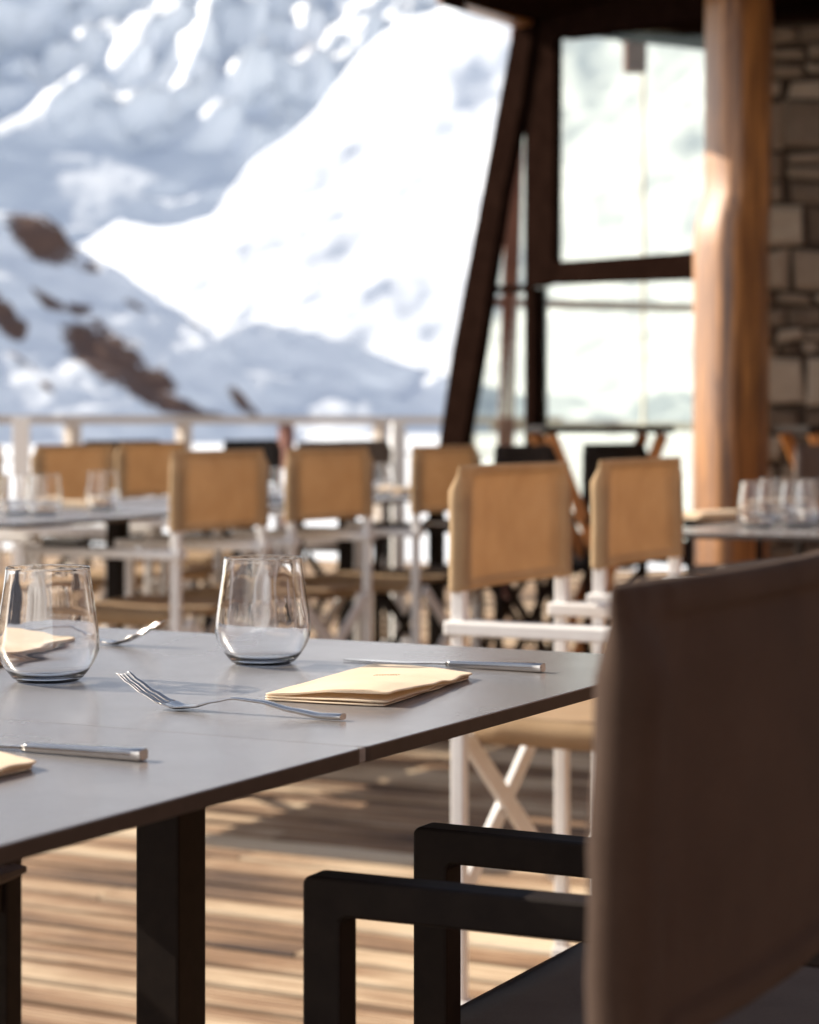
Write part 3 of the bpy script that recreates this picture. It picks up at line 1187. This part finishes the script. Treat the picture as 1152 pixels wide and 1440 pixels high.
# ------------------------------------------------------------------ snow ground and mountains
SUN_AZ = Vector((-.92, .39, 0)).normalized()
SUN_EL = R(31)
S = Vector((SUN_AZ.x * math.cos(SUN_EL), SUN_AZ.y * math.cos(SUN_EL), math.sin(SUN_EL)))

mb = MB()
n = 60
vs, fs = [], []
for j in range(n + 1):
    for i in range(n + 1):
        x = math.copysign(abs(-1 + 2 * i / n) ** 2.2, -1 + 2 * i / n) * 6000
        y = math.copysign(abs(-1 + 2 * j / n) ** 2.2, -1 + 2 * j / n) * 6000
        z = -.55 - .0 + .25 * noise.noise(Vector((x * .05, y * .05, 0)))
        vs.append((x, y, z))
for j in range(n):
    for i in range(n):
        fs.append((j * (n + 1) + i, j * (n + 1) + i + 1, (j + 1) * (n + 1) + i + 1, (j + 1) * (n + 1) + i))
mb.add(vs, fs, True)
g = mb.build('snow_ground', simple('ground_snow', (.80, .83, .88), (.86, .88, .90), .6, rough=.6, bump=.3, bscale=6))
tag(g, None, None, None, 'structure')

def slope(name, nrm, c, ridge, foot_y, px0, px1, nc, nr, amp, freq, material, lit=(), bare=(), seed=0.0, label=None, kind='structure', ridged=.0):
    """mountain side: a tilted plane n.(p-cam) = -c, carved by noise; its crest follows 'ridge' (photo px)"""
    nrm = Vector(nrm).normalized()
    cam = Vector((0, 0, H))
    sl = Vector((-1, .1, .35)).normalized()
    sp = (sl - nrm * sl.dot(nrm))
    sp.normalize()
    def crest(px):
        for (xa, ya), (xb, yb) in zip(ridge, ridge[1:]):
            if xa <= px <= xb:
                return ya + (yb - ya) * (px - xa) / (xb - xa)
        return ridge[0][1] if px < ridge[0][0] else ridge[-1][1]
    def plane(px, py):
        v = Vector(((px - 576) / F, 1, -(py - 596) / F))
        den = nrm.dot(v)
        return cam + v * (-c / den)
    litw = [(plane(x, y), plane(x + rx, y) - plane(x, y), ry / rx, k) for x, y, rx, ry, k in lit]
    vs, fs, ba = [], [], []
    for i in range(nc + 1):
        px = px0 + (px1 - px0) * i / nc
        yc = crest(px)
        for j in range(nr + 6):
            t = min(j / nr, 1.0)
            py = foot_y + (yc - foot_y) * t
            p = plane(px, py)
            d = p.y
            q = p * (freq / d) if False else p * freq
            h = noise.fractal(q + Vector((seed, 0, 0)), .9, 2.1, 6) * amp
            if ridged:
                h += (noise.ridged_multi_fractal(q * .7 + Vector((0, seed, 3)), 1.0, 2.0, 5, 1.0, 2.0) - 1.0) * amp * ridged
            fade = min(1.0, 4 * t) * (1.0 if kind == 'structure' else 1)
            h *= fade
            # benches: local rolls of the slope that turn towards the sun
            for (c0, ex, asp, k) in litw:
                rr = ex.length
                dv = p - c0
                if dv.length > rr * 3.2:
                    continue
                a = dv.dot(ex / rr) / rr
                bvec = dv - (ex / rr) * dv.dot(ex / rr)
                b = bvec.length / (rr * asp)
                a += .55 * noise.fractal(q * 5.0 + Vector((7, seed, 0)), .8, 2.2, 4)
                b += .55 * noise.fractal(q * 5.0 + Vector((0, 11, seed)), .8, 2.2, 4)
                w = math.exp(-(a * a + b * b))
                h -= k * dv.dot(sp) * w
            p = p + nrm * h
            if j > nr:
                over = (j - nr) / 5
                p = p + Vector((nrm.x * -.2, 1.0, -.9 * over)) * (over * d * .25)
            vs.append(p)
            bv = 0.0
            for x, y, rx, ry, rot, k in bare:
                ca, sa = math.cos(R(rot)), math.sin(R(rot))
                dx, dy = px - x, py - y
                a = (dx * ca + dy * sa) / rx
                b = (-dx * sa + dy * ca) / ry
                bv = max(bv, k * math.exp(-(a * a + b * b)))
            ba.append(bv)
    m = nr + 6
    for i in range(nc):
        for j in range(m - 1):
            fs.append((i * m + j, (i + 1) * m + j, (i + 1) * m + j + 1, i * m + j + 1))
    mb = MB()
    mb.add(vs, fs, True)
    me = bpy.data.meshes.new(name)
    me.from_pydata([tuple(v) for v in vs], [], fs)
    me.polygons.foreach_set('use_smooth', [True] * len(fs))
    me.materials.append(material)
    at = me.attributes.new('bare', 'FLOAT', 'POINT')
    at.data.foreach_set('value', ba)
    o = bpy.data.objects.new(name, me)
    COL.objects.link(o)
    tag(o, label, None, None, 'structure')
    return o

# far shaded face, whose rolls catch the sun
slope('far_mountain', (.23, -.52, .82), 900, [(-900, -420), (2000, -420)], 640, -700, 1700, 280, 220, 11, .0045,
      snow_mat('far_snow', .006, amount=1.0),
      lit=[(25, 40, 75, 30, 1.5), (100, 20, 50, 36, 1.4), (160, 150, 46, 34, 1.3), (460, 20, 60, 40, 1.4), (320, 85, 40, 30, 1.4), (330, 215, 34, 26, 1.2), (45, 140, 110, 55, 1.4), (130, 60, 100, 70, 1.6), (205, 105, 85, 80, 1.6), (280, 130, 80, 60, 1.6), (270, 185, 60, 50, 1.5),
           (330, 20, 90, 60, 1.5), (430, 75, 90, 80, 1.5), (385, 120, 60, 50, 1.4), (225, 10, 100, 50, 1.5), (520, 60, 70, 90, 1.3), (275, 272, 35, 16, 1.2), (360, 170, 50, 50, 1.5)],
      bare=[(420, 130, 40, 16, 0, 0.68), (480, 70, 30, 14, 30, 0.55), (390, 60, 60, 14, -40, 0.51)], seed=2.0, ridged=.7)
# big sunny flank rising to the right
slope('sunny_mountain', (-.17, -.60, .785), 420, [(60, 352), (100, 342), (165, 300), (215, 318), (262, 315), (300, 302), (318, 262), (345, 225), (440, 150), (500, 92), (560, 42), (640, 26), (720, 18), (1000, -60), (1700, -260)], 660, 60, 1700, 200, 130, 11, .0065,
      snow_mat('sunny_snow', .02, amount=1.0), bare=[(600, 320, 60, 14, -20, 0.62), (560, 255, 50, 10, -25, 0.58), (430, 330, 60, 10, -25, 0.58), (660, 420, 50, 9, -15, 0.52), (680, 150, 30, 9, -30, 0.52)], seed=5.0, ridged=.4)
# middle slope in shade at the foot of the flank
slope('valley_slope', (.29, -.44, .85), 150, [(200, 500), (290, 478), (350, 459), (430, 478), (540, 512), (640, 530), (900, 560), (1300, 570)], 680, 200, 1300, 120, 60, 3.0, .03,
      snow_mat('valley_snow', .08, amount=1.0), lit=[(585, 545, 40, 16, .9), (420, 520, 18, 8, .9)], bare=[(360, 550, 60, 12, 38, 0.68), (450, 490, 40, 8, 20, 0.30)], seed=8.0)
# near left hill with bare heath
slope('near_hill', (.33, -.40, .85), 75, [(-600, 180), (-100, 270), (0, 305), (60, 318), (100, 352), (165, 393), (250, 438), (300, 474), (345, 520), (410, 590), (480, 640)], 700, -600, 480, 150, 90, 1.9, .05,
      snow_mat('hill_snow', 1.0, rock=(.075, .040, .030), rock2=(.19, .115, .085), amount=1.34), bare=[(55, 342, 75, 30, 28, 0.76), (150, 505, 95, 50, 38, 0.84), (205, 545, 60, 40, 10, 0.81), (10, 455, 50, 26, 45, 0.78), (112, 432, 30, 16, 20, 0.68), (70, 420, 50, 12, 30, 0.68), (280, 452, 34, 14, 35, 0.78), (255, 575, 85, 18, 8, 0.78), (-80, 420, 80, 40, 20, 0.54), (350, 560, 50, 12, 40, 0.68), (30, 520, 60, 12, 40, .55), (190, 430, 30, 9, 35, .6), (120, 380, 40, 10, 30, .55), (330, 500, 26, 8, 40, .6), (60, 560, 40, 10, 40, 0.54), (200, 400, 40, 10, 30, 0.51)], seed=4.0)

# unseen snow slope behind the camera, added to bounce sunlight onto the terrace
def added_bounce_slope():
    na, nr = 90, 40
    vs, fs = [], []
    for i in range(na + 1):
        a = R(150 + 185 * i / na)                      # heading measured from +x
        for j in range(nr + 1):
            r = 60 + 900 * (j / nr) ** 1.4
            base = 430 * smooth01((r - 70) / 800)
            p = Vector((math.cos(a) * r, math.sin(a) * r, 0))
            h = base * (.8 + .45 * noise.fractal(p * .003, .9, 2.1, 5)) * smooth01(min(i, na - i) / 8)
            vs.append((p.x, p.y, -.9 + max(h, 0)))
    m = nr + 1
    for i in range(na):
        for j in range(nr):
            fs.append((i * m + j, i * m + j + 1, (i + 1) * m + j + 1, (i + 1) * m + j))
    mb = MB()
    mb.add(vs, fs, True)
    o = mb.build('added_bounce_slope', snow_mat('rear_snow', .012, amount=1.0))
    tag(o, None, None, None, 'structure')
added_bounce_slope()

mb = MB()  # unseen planked wall, added on the right to darken surfaces facing it
wy = Vector((3.05, 8.6, 0)) - BO
we = Vector((2.6, -6.0, 0)) - BO
dv = (we - wy).normalized()
L_ = (we - wy).length
mb.bar(wy + Vector((.08, 0, 1.37)), we + Vector((.08, 0, 1.37)), .12, 2.74)
k = 0.0
while k < L_ - .2:
    a_ = wy + dv * k + Vector((0, 0, 1.37))
    mb.bar(a_, a_ + dv * .19, .03 + .004 * (int(k * 5) % 3), 2.70)
    k += .2
mb.build('added_shade_wall', M['board'], bld, .003)

# ------------------------------------------------------------------ light, sky, camera
w = bpy.data.worlds.new('World')
SC.world = w
w.use_nodes = True
nt = w.node_tree
bg = nt.nodes['Background']
sky = nt.nodes.new('ShaderNodeTexSky')
sky.sky_type = 'NISHITA'
sky.sun_disc = False
sky.sun_elevation = SUN_EL
sky.sun_rotation = math.atan2(SUN_AZ.x, SUN_AZ.y)
sky.altitude = 2000
hs = nt.nodes.new('ShaderNodeHueSaturation')
hs.inputs['Saturation'].default_value = .78
tint = nt.nodes.new('ShaderNodeMix')
tint.data_type = 'RGBA'
tint.blend_type = 'MULTIPLY'
tint.inputs[0].default_value = 1
tint.inputs[7].default_value = (1.0, .93, .86, 1)
nt.links.new(sky.outputs[0], hs.inputs['Color'])
nt.links.new(hs.outputs[0], tint.inputs[6])
nt.links.new(tint.outputs[2], bg.inputs[0])
bg.inputs[1].default_value = .10

sd = bpy.data.lights.new('sun', 'SUN')
sd.energy = 5.0
sd.angle = R(.5)
sd.color = (1.0, .91, .77)
so = bpy.data.objects.new('sun', sd)
COL.objects.link(so)
so.rotation_euler = S.to_track_quat('Z', 'Y').to_euler()
so.location = S * 30
sd.cycles.is_caustics_light = True
for o in bpy.data.objects:
    if o.name.startswith('tumbler') and o.location.y < 3:
        o.cycles.is_caustics_caster = True
    if o.name.startswith('folded_cloth'):
        o.cycles.is_caustics_receiver = True
    if o.name.startswith('tabletop') and o.parent.location.y < 3:
        o.cycles.is_caustics_receiver = True

cd = bpy.data.cameras.new('camera')
co = bpy.data.objects.new('camera', cd)
COL.objects.link(co)
co.location = (0, 0, H)
co.rotation_euler = (R(90), 0, 0)
cd.sensor_width = 36
cd.sensor_fit = 'AUTO'
cd.lens = F / 1440 * 36
cd.shift_y = -124 / 1440
cd.clip_start = .05
cd.clip_end = 20000
cd.dof.use_dof = True
cd.dof.focus_distance = 1.92
cd.dof.aperture_fstop = cd.lens / 11.5
SC.camera = co

SC.view_settings.view_transform = 'Standard'
SC.view_settings.look = 'None'
SC.view_settings.gamma = 1
SC.view_settings.exposure = 1.1
SC.cycles.max_bounces = 14
SC.cycles.transmission_bounces = 12
SC.cycles.transparent_max_bounces = 16
SC.cycles.use_denoising = True
SC.cycles.sample_clamp_indirect = 8
